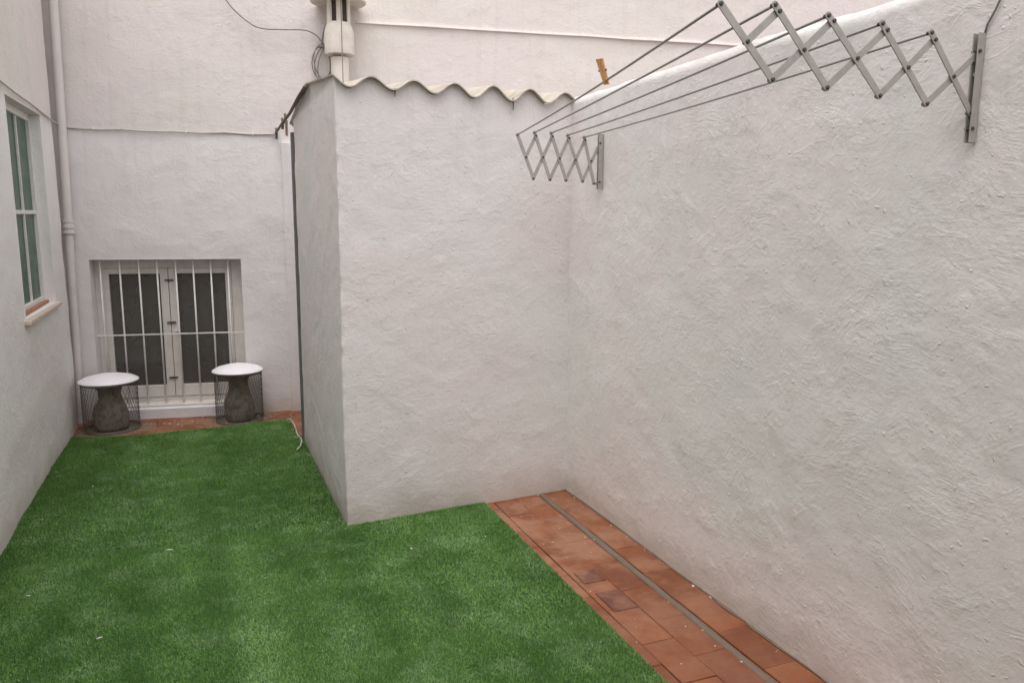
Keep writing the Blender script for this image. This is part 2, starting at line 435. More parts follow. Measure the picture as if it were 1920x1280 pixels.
def turf():
    parts = []
    for (y0, y1, dens) in ((-.9, 1.2, 12000), (1.2, 2.6, 85000), (2.6, 3.8, 60000), (3.8, 6.05, 32000)):
        n = int((y1-y0)*2.35*dens)
        x = RNG.uniform(-.94, 1.40, n); y = RNG.uniform(y0, y1, n)
        k = inside(x, y); parts.append(np.stack([x[k], y[k]], 1))
    p = np.concatenate(parts); n = len(p)
    # pile leans: one main lay, disturbed in patches
    ang = 1.3+1.3*vnoise(p[:, 0]*3.1, p[:, 1]*3.1, 21)+RNG.normal(0, 1.0, n)
    lean = np.clip(.45+.22*vnoise(p[:, 0]*2.6, p[:, 1]*2.6, 22)+.42*vnoise(p[:, 0]*7, p[:, 1]*.7, 23)+.25*vnoise(p[:, 0]*11, p[:, 1]*11, 24)+RNG.normal(0, .35, n)+.25-.45*np.exp(-(p[:, 0]+.90)**2/.03)*(p[:, 1] > 2)-.25*np.exp(-(p[:, 0]-XS)**2/.02)*(p[:, 1] > 3.7), .02, 1.5)
    L = RNG.uniform(.006, .0125, n)
    wd = RNG.uniform(.0007, .0013, n)*np.where(p[:, 1] > 3.8, 1.7, np.where(p[:, 1] > 2.6, 1.25, 1.0))
    dirv = np.stack([np.cos(ang), np.sin(ang)], 1)
    sa = RNG.uniform(0, 6.283, n); side = np.stack([np.cos(sa), np.sin(sa)], 1)
    z0 = .008
    base = np.concatenate([p, np.full((n, 1), z0)], 1)
    mid = base.copy(); mid[:, :2] += dirv*(L*.5*np.sin(lean*.6))[:, None]; mid[:, 2] += L*.5*np.cos(lean*.6)
    tip = mid.copy(); tip[:, :2] += dirv*(L*.5*np.sin(lean*1.25))[:, None]; tip[:, 2] += L*.5*np.cos(lean*1.25)
    s3 = np.concatenate([side*wd[:, None], np.zeros((n, 1))], 1)
    V = np.stack([base-s3, base+s3, mid+s3, mid-s3, tip], 1).reshape(-1, 3)
    me = bpy.data.meshes.new('artificial_turf')
    bmv = bmf.bm; bmesh.ops.recalc_face_normals(bmv, faces=bmv.faces)
    tmp = bpy.data.meshes.new('t'); bmv.to_mesh(tmp)
    tv = np.array([v.co[:] for v in tmp.vertices]); tf = [list(q.vertices) for q in tmp.polygons]
    nv = 5*n
    i = np.arange(n)*5
    quads = np.stack([i, i+1, i+2, i+3], 1); tris = np.stack([i+3, i+2, i+4], 1)
    lt = [4]*n+[3]*n+[len(q) for q in tf]
    li = np.concatenate([quads.ravel(), tris.ravel(), np.array([v+nv for q in tf for v in q])])
    me.vertices.add(nv+len(tv)); me.vertices.foreach_set('co', np.concatenate([V, tv]).astype('f').ravel())
    me.loops.add(len(li)); me.loops.foreach_set('vertex_index', li.astype('i'))
    me.polygons.add(len(lt)); st = np.concatenate([[0], np.cumsum(lt)[:-1]]).astype('i')
    me.polygons.foreach_set('loop_start', st)
    me.materials.append(M_turf); me.materials.append(M_turfb)
    mi = np.zeros(len(lt), 'i'); mi[2*n:] = 1
    me.polygons.foreach_set('material_index', mi)
    tn = np.clip(RNG.normal(.42, .22, n)+.10*vnoise(p[:, 0]*8, p[:, 1]*8, 30)+.16*vnoise(p[:, 0]*6.5, p[:, 1]*.5, 31)+.10*np.clip((3.2-p[:, 1])/1.6, 0, 1), 0, 1)
    at = me.attributes.new('tone', 'FLOAT', 'FACE'); at.data.foreach_set('value', np.concatenate([tn, tn, np.zeros(len(tf))]).astype('f'))
    me.update(calc_edges=True); me.validate()
    o = bpy.data.objects.new('artificial_turf', me); COL.objects.link(o)
    tag(o, 'short bright green artificial grass covering most of the yard floor', 'artificial grass', kind='stuff')
turf()

# ------------------------------------------------------------------ boundary wall (right)
def boundary():
    H, TH, r = 2.185, .22, .045
    prof = [(0, z) for z in np.arange(-.03, H-r, .016)]
    for a in np.linspace(0, 90, 6): prof.append((r-r*math.cos(rad(a)), H-r+r*math.sin(rad(a))))
    for q in np.linspace(.07, TH-.05, 8): prof.append((q, H+.002))
    for a in np.linspace(0, 90, 5): prof.append((TH-r+r*math.sin(rad(a)), H-r+r*math.cos(rad(a))))
    for z in np.arange(H-.2, -.1, -.12): prof.append((TH, z))
    prof = np.array(prof)
    y = lines(-1.2, 6.0, .017)
    T = np.concatenate([[0], np.cumsum(np.hypot(*np.diff(prof, axis=0).T))])
    S, Tm = np.meshgrid(y, T, indexing='ij')
    P = np.zeros(S.shape+(3,)); P[..., 0] = XR+prof[:, 0][None, :]; P[..., 1] = S; P[..., 2] = prof[:, 1][None, :]
    # the top edge wanders a little
    P[..., 2] += (prof[:, 1][None, :] > 1.9)*0.006*vnoise(S*2.5, S*0+.3, 41)+(prof[:, 1][None, :] > 2.1)*0.004*vnoise(S*12, S*0+.3, 42)
    ds = P[::-1]; S = S[::-1]; Tm = Tm[::-1]        # so dS x dT looks at the yard (-X)
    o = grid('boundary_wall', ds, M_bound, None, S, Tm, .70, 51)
    tag(o, 'rough white plastered yard wall on the right with the drying rack fixed to it', 'wall')
boundary()

# ------------------------------------------------------------------ side building (left)
sb = thing('side_building', 'tall white plastered building along the left with a green-paned window', 'building', (-1.2, 3, 0))
WY0, WY1, WZ0, WZ1 = 4.945, 5.885, .972, 2.178
flat_wall('wall', lambda S, Z: np.stack([(CL+.012*S)/.99993+0*Z, S, Z], -1), -1.2, 6.33, -.03, 4.0, .03, M_side, sb, 61, [(WY0, WY1, WZ0, WZ1)], .9)
RD = .062                                  # depth of the reveal
rv = MB()
def quad(mb, *ps): mb.bm.faces.new([mb.bm.verts.new(p) for p in ps])
def reveal(mb, f, a, b, c, d, dep):
    e = .004
    for (s0, z0, s1, z1) in ((a, c, a, d), (a, d, b, d), (b, d, b, c), (b, c, a, c)):
        quad(mb, f(s0, z0, e), f(s1, z1, e), f(s1, z1, -dep), f(s0, z0, -dep))
reveal(rv, lw, WY0, WY1, WZ0, WZ1, RD+.10)
rv.build('window_reveal', M_side, sb)
bk = MB(); bk.box((-1.35, 2.575, 1.95), (.50, 7.50, 4.08)); bk.box((-1.0, 6.312, 1.95), (.21, .022, 4.08)); bk.box((-1.30, 6.52, 1.94), (.42, .46, 4.06)); bk.build('wall_core', M_side, sb)
def bar_l(mb, Y0, Y1, z0, z1, off, th):     # flat member in the window plane
    a = lw((Y0+Y1)/2, (z0+z1)/2, off)
    mb.box(a, (th, abs(Y1-Y0), abs(z1-z0)), bev=.003)
wf = MB()
o_, t_ = -RD-.01, .035
bar_l(wf, WY0+.001, WY0+.030, WZ0, WZ1, o_, t_); bar_l(wf, WY1-.028, WY1-.001, WZ0, WZ1, o_, t_)
bar_l(wf, WY0+.030, WY1-.028, WZ1-.045, WZ1-.001, o_, t_); bar_l(wf, WY0+.030, WY1-.028, WZ0+.001, WZ0+.045, o_, t_)
YM = 5.53
bar_l(wf, YM-.008, YM+.008, WZ0+.045, WZ1-.045, o_+.002, .014); 
ZM = 1.562
bar_l(wf, WY0+.030, YM-.008, ZM-.012, ZM+.012, o_+.001, t_-.008); bar_l(wf, YM+.008, WY1-.028, ZM-.012, ZM+.012, o_+.001, t_-.008)
win = wf.build('window', M_bar, sb)
for (a, b) in ((WY0+.030, YM-.008), (YM+.008, WY1-.028)):
    for (c, d) in ((WZ0+.045, ZM-.012), (ZM+.012, WZ1-.045)):
        p = MB(); bar_l(p, a-.003, b+.003, c-.003, d+.003, o_-.004, .004); p.build('pane', M_green, win)
s_ = MB(); s_.box(lw((WY0+WY1)/2+.02, WZ0-.014, -.012), (.086, WY1-WY0+.13, .024), bev=.004); s_.build('sill', M_sill, win)
s_ = MB(); s_.box(lw((WY0+WY1)/2, WZ0+.010, -.045), (.030, WY1-WY0-.01, .020), bev=.003); s_.build('brick_ledge', M_brick, win)

# unseen house wall and door, added behind the camera to shade the yard
hb = thing('shading_house', 'white house wall closing the yard opposite the barred window', 'building', (.5, -1.3, 0))
flat_wall('wall', lambda S, Z: np.stack([-S, S*0-1.15, Z], -1), -2.2, 1.3, -.03, 3.3, .05, M_rear, hb, 63, [(-.9, .0, -.03, 2.1)], .9)
p = MB(); p.box((.45, -1.22, 1.03), (.90, .05, 2.14), bev=.004); dr_ = p.build('door', M_wood, hb)
p = MB(); p.box((.45, -1.19, 1.35), (.60, .02, 1.2), bev=.002); p.build('pane', M_glass, dr_)
p = MB(); p.tube([Vector((.10, -1.17, 1.0)), Vector((.10, -1.14, 1.0)), Vector((.20, -1.14, 1.0))], .008, 8); p.build('handle', M_alu, dr_, True)
p = MB(); p.box((.5, -1.5, 1.6), (3.6, .4, 3.38)); p.build('wall_core', M_rear, hb)

# ------------------------------------------------------------------ rear building
rb = thing('rear_building', 'tall white plastered building across the back with a barred window near the ground', 'building', (1.0, 6.4, 0))
u0, _ = bpx(166, 600); u1, _ = bpx(455, 560)
u0, u1 = .150, u1
BZ0, BZ1 = .092, bpx(300, 486)[1]
def fb(S, Z):
    return np.stack([AB[0]+UB[0]*S, AB[1]+UB[1]*S, Z], -1)
flat_wall('wall', fb, -.6, 9.5, -.03, 4.4, .034, M_rear, rb, 71, [(u0, u1, BZ0, BZ1)], .9)
rv = MB(); reveal(rv, bw, u0, u1, BZ0, BZ1, .16); rv.build('window_reveal', M_rear, rb)
ax_b = (Vector(UB), Vector(NB), Vector((0, 0, 1)))
def bb(mb, ua, ub, za, zb, off, th, bev=.003): mb.box(bw((ua+ub)/2, (za+zb)/2, off), (ub-ua, th, zb-za), ax_b, bev)
bk = MB(); bb(bk, -.6, 9.5, -.1, 4.38, -.42, .4, 0); bk.build('wall_core', M_rear, rb)
D = -.115
def U_(x, y, off=D): return bpx(x, y, off)[0]
def Z_(x, y, off=D): return bpx(x, y, off)[1]
pl0, pl1 = U_(211, 600), U_(306, 600); pr0, pr1 = U_(337, 600), U_(427, 600)
pz0, pz1 = .5*(Z_(307, 722)+Z_(430, 712))-.005, .5*(Z_(250, 514)+Z_(380, 511))
fz0 = BZ0
wf = MB()
bb(wf, u0+.001, pl0-.035, fz0, BZ1-.001, D-.012, .05); bb(wf, pr1+.045, u1-.001, fz0, BZ1-.001, D-.012, .05)     # fixed frame
bb(wf, pl0-.035, pr1+.045, pz1+.042, BZ1-.001, D-.013, .05); bb(wf, pl0-.035, pr1+.045, fz0, fz0+.045, D-.013, .05)
for (a, b, c, d) in ((pl0-.034, pl0, pl1, (pl1+pr0)/2-.002), ((pl1+pr0)/2+.002, pr0, pr1, pr1+.044)):
    bb(wf, a, b, fz0+.048, pz1+.041, D, .04); bb(wf, c, d, fz0+.048, pz1+.041, D, .04)
    bb(wf, b, c, pz1, pz1+.041, D-.001, .04); bb(wf, b, c, fz0+.048, pz0, D-.001, .04)
win = wf.build('window', M_wood, rb)
for (a, b) in ((pl0, pl1), (pr0, pr1)):
    p = MB(); bb(p, a-.004, b+.004, pz0-.004, pz1+.004, D-.006, .004, 0); p.build('pane', M_glass, win)
for (x, y) in ((317, 525), (322, 604), (326, 707)):
    u, z = bpx(x, y, D+.02); p = MB(); bb(p, u-.032, u+.032, z-.006, z+.006, D+.026, .010, .002); p.build('bolt', M_rivet, win)
p = MB(); bb(p, (pl1+pr0)/2+.03, (pl1+pr0)/2+.062, .655, .672, D+.034, .02, .003); bb(p, (pl1+pr0)/2+.05, (pl1+pr0)/2+.060, .66, .71, D+.045, .01, .003); p.build('handle', M_bar, win)
p = MB(); bb(p, u0+.03, u1+.02, 0-.03, BZ0-.014, .020, .06, .006); p.build('sill', M_kerb, win)
p = MB(); bb(p, u0+.003, u1-.003, BZ0-.012, BZ0+.003, -.066, .10, .003); p.build('threshold', M_wood, win)
# grille
gr = thing('window_grille', None, None, (0, 0, 0)); gr.parent = rb; gr.location = bw((u0+u1)/2, BZ0, 0) - rb.location
tops = [(188, 500), (225, 500), (261, 500), (295, 500), (330, 500), (363, 500), (396, 500), (428, 500)]
for (x, y) in tops:
    u = bpx(x, y, -.045)[0]-.004
    p = MB(); p.tube([bw(u, BZ0+.006, -.045), bw(u, BZ1-.004, -.045)], .0062, 8); p.build('bar', M_bar, gr, True)
p = MB(); hz = .5*(bpx(170, 631, -.04)[1]+bpx(447, 621, -.04)[1]); bb(p, u0+.002, u1-.002, hz-.005, hz+.005, -.037, .005, .001); p.build('cross_bar', M_bar, gr)
pu = .5*(bpx(535, 300)[0]+bpx(538, 700)[0])
p = MB(); bb(p, pu, pu+.9, -.03, 2.10, .012, .03, .006); p.build('pilaster', M_rear, rb)
# moulded ledge high on the wall
lu0, lz = bpx(668, 42)
led = MB(); npt = 120
ringp = None
for i in range(npt+1):
    u = lu0+(9.4-lu0)*i/npt; dz = .003*float(vnoise(np.array(u*3.), np.array(.4), 77))
    z = lz+dz
    pr = [bw(u, z+.012, -.006), bw(u, z+.006, .016), bw(u, z-.008, .020), bw(u, z-.014, -.006)]
    r_ = [led.bm.verts.new(v) for v in pr]
    if ringp:
        for q in range(3): led.bm.faces.new((ringp[q], r_[q], r_[q+1], ringp[q+1]))
    ringp = r_
led.build('ledge', M_rear, rb)

# cables on the walls
cu0, cz0 = bpx(130, 240); cu1, cz1 = bpx(515, 253)
ys_ = [.15+.5*i for i in range(13)]
pts = [lw(y, 2.228-(y-4.84)*.027+.003*math.sin(y*7), .010) for y in ys_ if y > -1]
pts += [lw(6.325, 2.187, .010), bw(.05, cz0+.01, .012)]
for i in range(9):
    u = cu0+(cu1-cu0)*i/8; pts.append(bw(u, cz0+(cz1-cz0)*i/8+random.uniform(-.003, .003)-.006*(i % 2), .010))
t = MB(); t.tube(pts, .0055, 8)
cb = thing('wall_cable', 'thin painted cable running level along the left and back walls', 'cable', (-.8, 6.2, 2.15))
t.build('cable', M_cablew, cb, True)
for i in (1, 5, 8):
    u = cu0+(cu1-cu0)*i/9; z = cz0+(cz1-cz0)*i/9
    p = MB(); bb(p, u-.006, u+.006, z-.009, z+.011, .010, .016, .002); p.build('clip', M_bar, cb)

# drain pipe
dp = thing('drain_pipe', 'white painted drain pipe standing in the left back corner', 'drain pipe', bw(.1, 0, .07))
ub0 = bpx(146, 690, .07)[0]; ub1 = bpx(99, 0, .07)[0]
def dpu(z): return ub0+(ub1-ub0)*(z-.45)/(2.95-.45)
zj = bpx(130, 425, .07)[1]
p = MB(); p.tube([bw(dpu(z), z, .07) for z in (0.0, .6, 1.2, zj)], .029, 20); p.tube([bw(dpu(z), z, .07) for z in (zj, 2.4, 3.2, 4.1)], .032, 20)
p.build('pipe', M_pipe, dp, 'auto')
p = MB()
for dz, r in ((-.040, .041), (.0, .044), (.040, .041)): p.tube([bw(dpu(zj), zj+dz-.010, .07), bw(dpu(zj), zj+dz+.010, .07)], r, 20)
p.tube([bw(dpu(zj), zj-.05, .07), bw(dpu(zj), zj+.05, .07)], .037, 20); p.build('collar', M_pipe, dp, 'auto')

# ------------------------------------------------------------------ shed
sh = thing('shed', 'small white plastered shed with a corrugated roof jutting into the yard', 'shed', (1.26, 4.5, 0))
SB = 5.40
def yf(x): return YS+.073*(x-XS)
# corrugated roof: front sheet rises, rear sheet falls
PW = .1615
def wavez(x): return .030*math.cos(2*math.pi*(x-crest0)/PW)
NF, CF = (-.073, 1, 0), YS-.073*XS-.03
crest0 = onp(697, 139, NF, CF).x
x2 = onp(995, 162, NF, CF).x; PW = (x2-crest0)/4
zc = onp(850, 154, NF, CF).z
ZR = zc-.030
def shed_walls():
    pts = []; st = .018; r = .007
    for x in np.arange(XR+.03, XS+r, -st): pts.append((x, yf(x)))
    for a in np.linspace(0, 90, 5): pts.append((XS+r-r*math.sin(rad(a)), YS+r-r*math.cos(rad(a))))
    for y in np.arange(YS+r+st, SB-.06, st): pts.append((XS, y))
    for a in np.linspace(0, 90, 5): pts.append((XS+.05-.05*math.cos(rad(a)), SB-.06+.05*math.sin(rad(a))))
    for x in np.arange(XS+.07, XR+.05, .05): pts.append((x, SB-.01))
    pts = np.array(pts)
    s = np.concatenate([[0], np.cumsum(np.hypot(*np.diff(pts, axis=0).T))])
    def topz(x, y):
        if x > XS+.03 and y < YS+.12: return ZR+wavez(x)*(1+.12*math.sin(x*5.1))-.005
        e = ZR+wavez(XS)*.9-.004
        if y < 4.62: return e+(y-YS+.032)*.10
        return e+(4.62-YS+.032)*.10-(y-4.62)*.15
    n = 124; v = np.linspace(0, 1, n)
    tz = np.array([topz(*q) for q in pts])
    S, V_ = np.meshgrid(s, v, indexing='ij')
    Z = -.03+(tz[:, None]+.03)*V_
    P = np.stack([pts[:, 0][:, None]+0*V_, pts[:, 1][:, None]+0*V_, Z], -1)
    cm = np.exp(-((pts[:, 0]-XS)**2+(pts[:, 1]-YS)**2)/.012**2)[:, None]
    ch = .0035*vnoise(Z*26, Z*0+.3, 91)+.0045*np.clip(vnoise(Z*9, Z*0+5.3, 92)-.35, 0, 1)*2
    P[..., 0] += cm*ch; P[..., 1] += cm*ch
    return grid('wall', P, M_shedf, sh, S, Z, .8, 81)
shed_walls()
# door jamb strip beside the wall end
p = MB(); p.box((XS+.012, SB+.005, 1.04), (.050, .045, 2.10), bev=.004); p.build('door_jamb', M_jamb, sh)
def roof():
    xs = np.arange(XS-.012, XR+.004, .0095); vs = []; fs = []
    ys = [YS-.032, YS+.2, YS+.5, 4.62, 4.9, SB+.05]
    def zr(y): return ZR+(y-YS+.032)*.10 if y <= 4.62 else ZR+(4.62-YS+.032)*.10-(y-4.62)*.15
    th = .006
    for y in ys:
        for k, x in enumerate(xs):
            wob = .0016*math.sin(x*31+y*3)
            z = zr(y)+wavez(x)*(1+.12*math.sin(x*5.1))+wob
            ye = y+.073*(x-XS)*max(0, 1-(y-YS+.032)/.8); vs.append((x, ye, z)); vs.append((x, ye, z-th))
    m_ = len(xs)*2
    for i in range(len(ys)-1):
        for k in range(len(xs)-1):
            a = i*m_+2*k; fs.append((a, a+2, a+m_+2, a+m_)); fs.append((a+1, a+m_+1, a+m_+3, a+3))
        a = i*m_; fs.append((a, a+m_, a+m_+1, a+1)); a = i*m_+2*(len(xs)-1); fs.append((a, a+1, a+m_+1, a+m_))
    for k in range(len(xs)-1):
        a = 2*k; fs.append((a, a+1, a+3, a+2)); a = (len(ys)-1)*m_+2*k; fs.append((a, a+2, a+3, a+1))
    me = bpy.data.meshes.new('roof'); me.from_pydata([tuple(map(float, v)) for v in vs], [], fs)
    return link('roof', me, M_roof, sh, 'auto')
rf = roof()
# rusty stains hanging from two troughs
for (x, y0_, y1_) in ((740, 166, 182), (962, 184, 208)):
    a = onp(x, y0_, NF, CF+.02); b = onp(x, y1_, NF, CF+.02)
    p = MB(); p.tube([a, (a+b)/2+Vector((.002, 0, 0)), b], [.004, .003, .0012], 6); p.build('rusty_hook', M_rust, sh, True)

# iron bar and pegs above the passage
ib = thing('iron_bar', 'rusty iron bar reaching from the shed roof to the back wall above the passage', 'iron bar', (.62, 5.4, 2.2))
P1 = onp(573, 163, (1, 0, 0), XS-.02); P2 = onp(517, 250, (1, 0, 0), XS-.02)
t = MB(); mid_ = P1.lerp(P2, .45)+Vector((0, 0, -.012)); t.tube([P1, P1.lerp(P2, .2), mid_, P1.lerp(P2, .75), P2], [.013, .012, .010, .009, .009], 8); t.build('bar', M_rust, ib, True)
for f, l, r in ((.98, .08, .009), (.72, .07, .010), (.62, .05, .009)):
    q = P1.lerp(P2, f); t = MB(); t.tube([q+Vector((0, 0, .035)), q+Vector((.004, 0, 0)), q+Vector((0, 0, -l*.6))], r, 6); t.build('hook', M_rust, ib, True)
def peg(name, label, top, down, wid, L, mat, group):
    """spring clothes peg: two tapered wooden legs and a wire spring"""
    o = thing(name, label, 'clothes peg', top, group)
    d = (down).normalized(); w_ = wid.normalized(); n_ = d.cross(w_).normalized()
    for s in (-1, 1):
        m = MB(); c = top+d*L/2
        r = bmesh.ops.create_cube(m.bm, size=1)
        for v in r['verts']:
            q = v.co.copy(); open_ = (.0026 if q.z < 0 else .0002)   # z<0 = upper (handle) end is spread
            v.co = c + d*q.z*L + w_*(s*(open_+.0035)+q.x*.0065) + n_*q.y*.011
        bmesh.ops.bevel(m.bm, geom=m.bm.edges[:], offset=.0012, segments=1, affect='EDGES')
        m.build('leg', mat, o)
    m = MB(); m.tube([top+d*L*.45-w_*.013, top+d*L*.45+w_*.013], .0035, 8); m.build('spring', M_rivet, o, True)
    return o
q = onp(537, 236, (1, 0, 0), XS-.02)
peg('clothes_peg', 'weathered brown clothes peg hanging from the rusty iron bar', q+Vector((0, 0, .035)), Vector((0, 0, -1)), Vector((.5, .8, 0)), .10, M_rust if False else paint('old_peg_wood', (.30, .21, .14), .8, 0, .3, 60, .0004), None)

# ------------------------------------------------------------------ roof vent behind the shed
UV_, _ = bpx(636, 75, .14); vz = lambda y: bpx(636, y, .14)[1]
vc = bw(UV_, 0, .14)
rv_ = thing('roof_vent', 'cream painted flue with slotted neck and disc cowl rising behind the shed roof', 'chimney', (vc.x, vc.y, 0))
p = MB(); p.lathe((vc.x, vc.y, 0), [(0, 0), (.066, 0), (.066, 1.6), (.066, vz(106)-.012), (0, vz(106)-.012)], 28); p.build('flue_pipe', M_vent, rv_, 'auto')
zb, zs = vz(104), vz(50)
p = MB(); p.lathe((vc.x, vc.y, 0), [(0, zb), (.106, zb), (.109, zb+.008), (.108, zs-.05), (.102, zs-.022), (.090, zs+.010), (.086, zs+.02), (0, zs+.02)], 32); p.build('body', M_vent, rv_, 'auto')
p = MB(); p.lathe((vc.x, vc.y, 0), [(0, zs+.02), (.072, zs+.021), (.072, vz(6)), (0, vz(6))], 28); p.build('inner_neck', M_slot, rv_, 'auto')
zt = vz(3)
for k in range(6):
    a = rad(-90-6+60*k); q = Vector((math.cos(a), math.sin(a), 0)); tq = Vector((-math.sin(a), math.cos(a), 0))
    p = MB(); c = Vector((vc.x, vc.y, (zs+.018+zt)/2))+q*.080
    p.box(c, (.014, .036, zt-zs-.010), (q, tq, Vector((0, 0, 1))), .003); p.build('neck_post', M_vent, rv_)
p = MB(); p.lathe((vc.x, vc.y, 0), [(0, zt+.002), (.17, zt+.004), (.199, zt-.012), (.205, zt-.006), (.203, zt+.008), (.15, zt+.04), (.05, zt+.085), (0, zt+.09)], 40); p.build('cowl', M_vent, rv_, 'auto')
p = MB(); p.tube([Vector((vc.x-.004, vc.y-.132, z)) for z in (2.2, 2.6, zb, zs, zt-.012)], .0035, 6); p.build('wire', M_cable, rv_, True)

# loose cable and coil
OF = .05
def BP(x, y, off=OF): u, z = bpx(x, y, off); return bw(u, z, off)
cc = thing('coiled_cable', 'dark loose cable looping down the back wall into a coil beside the vent', 'cable', BP(605, 120))
def spl(ps, n=8):
    ps = [Vector(p) for p in ps]; out = []
    for i in range(len(ps)-1):
        a, b, c, d = ps[max(i-1, 0)], ps[i], ps[i+1], ps[min(i+2, len(ps)-1)]
        for k in range(n):
            t_ = k/n; out.append(.5*((2*b)+(c-a)*t_+(2*a-5*b+4*c-d)*t_*t_+(3*b-a-3*c+d)*t_**3))
    return out+[ps[-1]]
p = MB(); p.tube(spl([BP(412, -25), BP(425, 2), BP(445, 25), BP(470, 45), BP(492, 54), BP(530, 56), BP(570, 57), BP(592, 66), BP(604, 80), BP(615, 92), BP(625, 112), BP(632, 145), BP(634, 175)]), .0045, 7); p.build('cable', M_cable, cc, True)
p = MB(); p.tube(spl([BP(622, 34), BP(612, 46), BP(607, 60), BP(604, 76), BP(603, 86)]), .0060, 7); p.build('cable', M_cable, cc, True)
for j, (cx, cy, rx, ry, tl) in enumerate(((606, 118, 21, 33, 0), (609, 120, 19, 34, .12), (604, 117, 15, 31, -.15), (611, 119, 14, 33, .2))):
    ps = []
    for k in range(25):
        a = 2*math.pi*k/24; x, y = rx*math.cos(a), ry*math.sin(a)
        ps.append(BP(cx+x*math.cos(tl)-y*math.sin(tl), cy+x*math.sin(tl)+y*math.cos(tl), OF+.004*j-.006))
    p = MB(); p.tube(ps, .0040, 6, False); p.build('coil_loop', M_cable, cc, True)
p = MB(); p.tube([BP(597, 86), BP(612, 90)], .014, 8); p.build('cable_tie', M_cable, cc, True)

# ------------------------------------------------------------------ drying rack
YN, YF = 1.470, 3.478
dr = thing('drying_rack', 'grey metal concertina drying rack pulled out from the right wall with five rods', 'drying rack', (XR, 2.5, 1.8))
near = dict(rod=[(1350, 8), (1452, 10), (1552, 30), (1653, 45), (1745, 62)], top=[None, (1460, 22), (1562, 40), (1662, 57), (1752, 75), (1838, 98)],
            mid=[(1400, 79), (1506, 94), (1606, 110), (1701, 127), (1786, 144)], bot=[(1447, 150), (1549, 165), (1648, 180), (1736, 195), (1818, 212)])
far = dict(rod=[(970, 253), (1002, 249), (1033, 250), (1064, 254), (1095, 258)], top=[None, (1005, 255), (1036, 256), (1067, 259), (1097, 263), (1127, 266)],
           mid=[(986, 295), (1018, 295), (1049, 297), (1079, 300), (1108, 302)], bot=[(1000, 335), (1031, 337), (1061, 338), (1092, 340), (1113, 344)])
def arm(d, Y, wd):
    pl = lambda p, dy=0.0: onp(p[0], p[1], (0, 1, 0), Y+0*dy)+Vector((0, dy, 0))
    th = .003
    def flatbar(a, b, over_a, over_b, dy):
        a, b = pl(a), pl(b); dirn = (b-a).normalized(); a = a-dirn*over_a; b = b+dirn*over_b
        c = (a+b)/2+Vector((0, dy, 0)); nrm = dirn.cross(Vector((0, 1, 0))).normalized()
        m = MB(); m.box(c, ((b-a).length-wd, th, wd), (dirn, Vector((0, 1, 0)), nrm))
        for e, s in ((a+dirn*wd/2, -1), (b-dirn*wd/2, 1)):      # rounded ends
            e = e+Vector((0, dy, 0)); rings = []
            for yy in (-th/2, th/2):
                rings.append([m.bm.verts.new(e+Vector((0, yy, 0))+(dirn*s*math.sin(q)+nrm*math.cos(q))*wd/2) for q in np.linspace(0, math.pi, 8)])
            m.bm.faces.new(rings[0]); m.bm.faces.new(rings[1])
            for k in range(7): m.bm.faces.new((rings[0][k], rings[0][k+1], rings[1][k+1], rings[1][k]))
        return m.build('arm_bar', M_alu, dr)
    def rivet(p, bar, r=.0052, dy=0.0):
        c = pl(p); m = MB(); y0 = c.y-.0075+dy
        m.tube([Vector((c.x, y0, c.z)), Vector((c.x, y0+.0015, c.z)), Vector((c.x, y0+.017, c.z))], [r*.75, r, r], 12); m.build('rivet', M_rivet, bar, 'auto')
    for k in range(5):
        A = flatbar(d['rod'][k], d['bot'][k], .009, .008, -.0022)
        rivet(d['mid'][k], A); rivet(d['bot'][k], A)
        rivet(d['rod'][k], A, .0050)
        if k: rivet(d['top'][k], A)
        if k == 0: B = flatbar(d['top'][1], d['mid'][0], .008, .008, .0022)
        else: B = flatbar(d['top'][k+1], d['bot'][k-1], .008, .008, .0022)
    return
arm(near, YN, .0168); arm(far, YF, .0165)
def bracket(Y, z0, z1, ypx_link, W=.017, dep=.022):
    m = MB(); x1 = XR-.002
    m.box((x1-.0015, Y, (z0+z1)/2), (.003, W, z1-z0), bev=.0008)
    for s in (-1, 1): m.box((x1-.003-dep/2, Y+s*(W/2-.0015), (z0+z1)/2), (dep, .003, z1-z0), bev=.0008)
    br = m.build('wall_bracket', M_alu, dr)
    for z in (z0+.035, z1-.045):
        m = MB(); m.tube([Vector((x1-.018, Y-W/2-.003, z)), Vector((x1-.018, Y+W/2+.003, z))], .0050, 10); m.build('rivet', M_rivet, br, 'auto')
    m = MB(); m.box((x1-.012, Y-.001, z0+.17), (.016, W-.010, .010), bev=.001); m.build('slide_block', M_alu, br)
bracket(YN, onp(1830, 268, (1, 0, 0), XR).z, onp(1840, 65, (1, 0, 0), XR).z, None)
bracket(YF, onp(1130, 355, (1, 0, 0), XR).z, onp(1130, 252, (1, 0, 0), XR).z, None)
for d, Y, e in ((near, YN, (1834, 234)), (far, YF, (1129, 345))):
    a = onp(*d['bot'][4], (0, 1, 0), Y); b = onp(*e, (0, 1, 0), Y); b.x = min(b.x, XR-.01)
    m = MB(); dirn = (b-a).normalized(); m.box((a+b)/2+Vector((0, .004, 0)), ((b-a).length+.012, .003, .014), (dirn, Vector((0, 1, 0)), dirn.cross(Vector((0, 1, 0)))), .0006); m.build('link_plate', M_alu, dr)
rods = []
for k in range(5):
    a = onp(*near['rod'][k], (0, 1, 0), YN); b = onp(*far['rod'][k], (0, 1, 0), YF)
    a.y -= .004; b.y += .004
    pts = [a.lerp(b, i/12)+Vector((0, 0, -.006*math.sin(math.pi*i/12)*(1 if k else 1.6))) for i in range(13)]
    rods.append(pts); m = MB(); m.tube(pts, .0035, 10); m.build('rod', M_rod, dr, True)
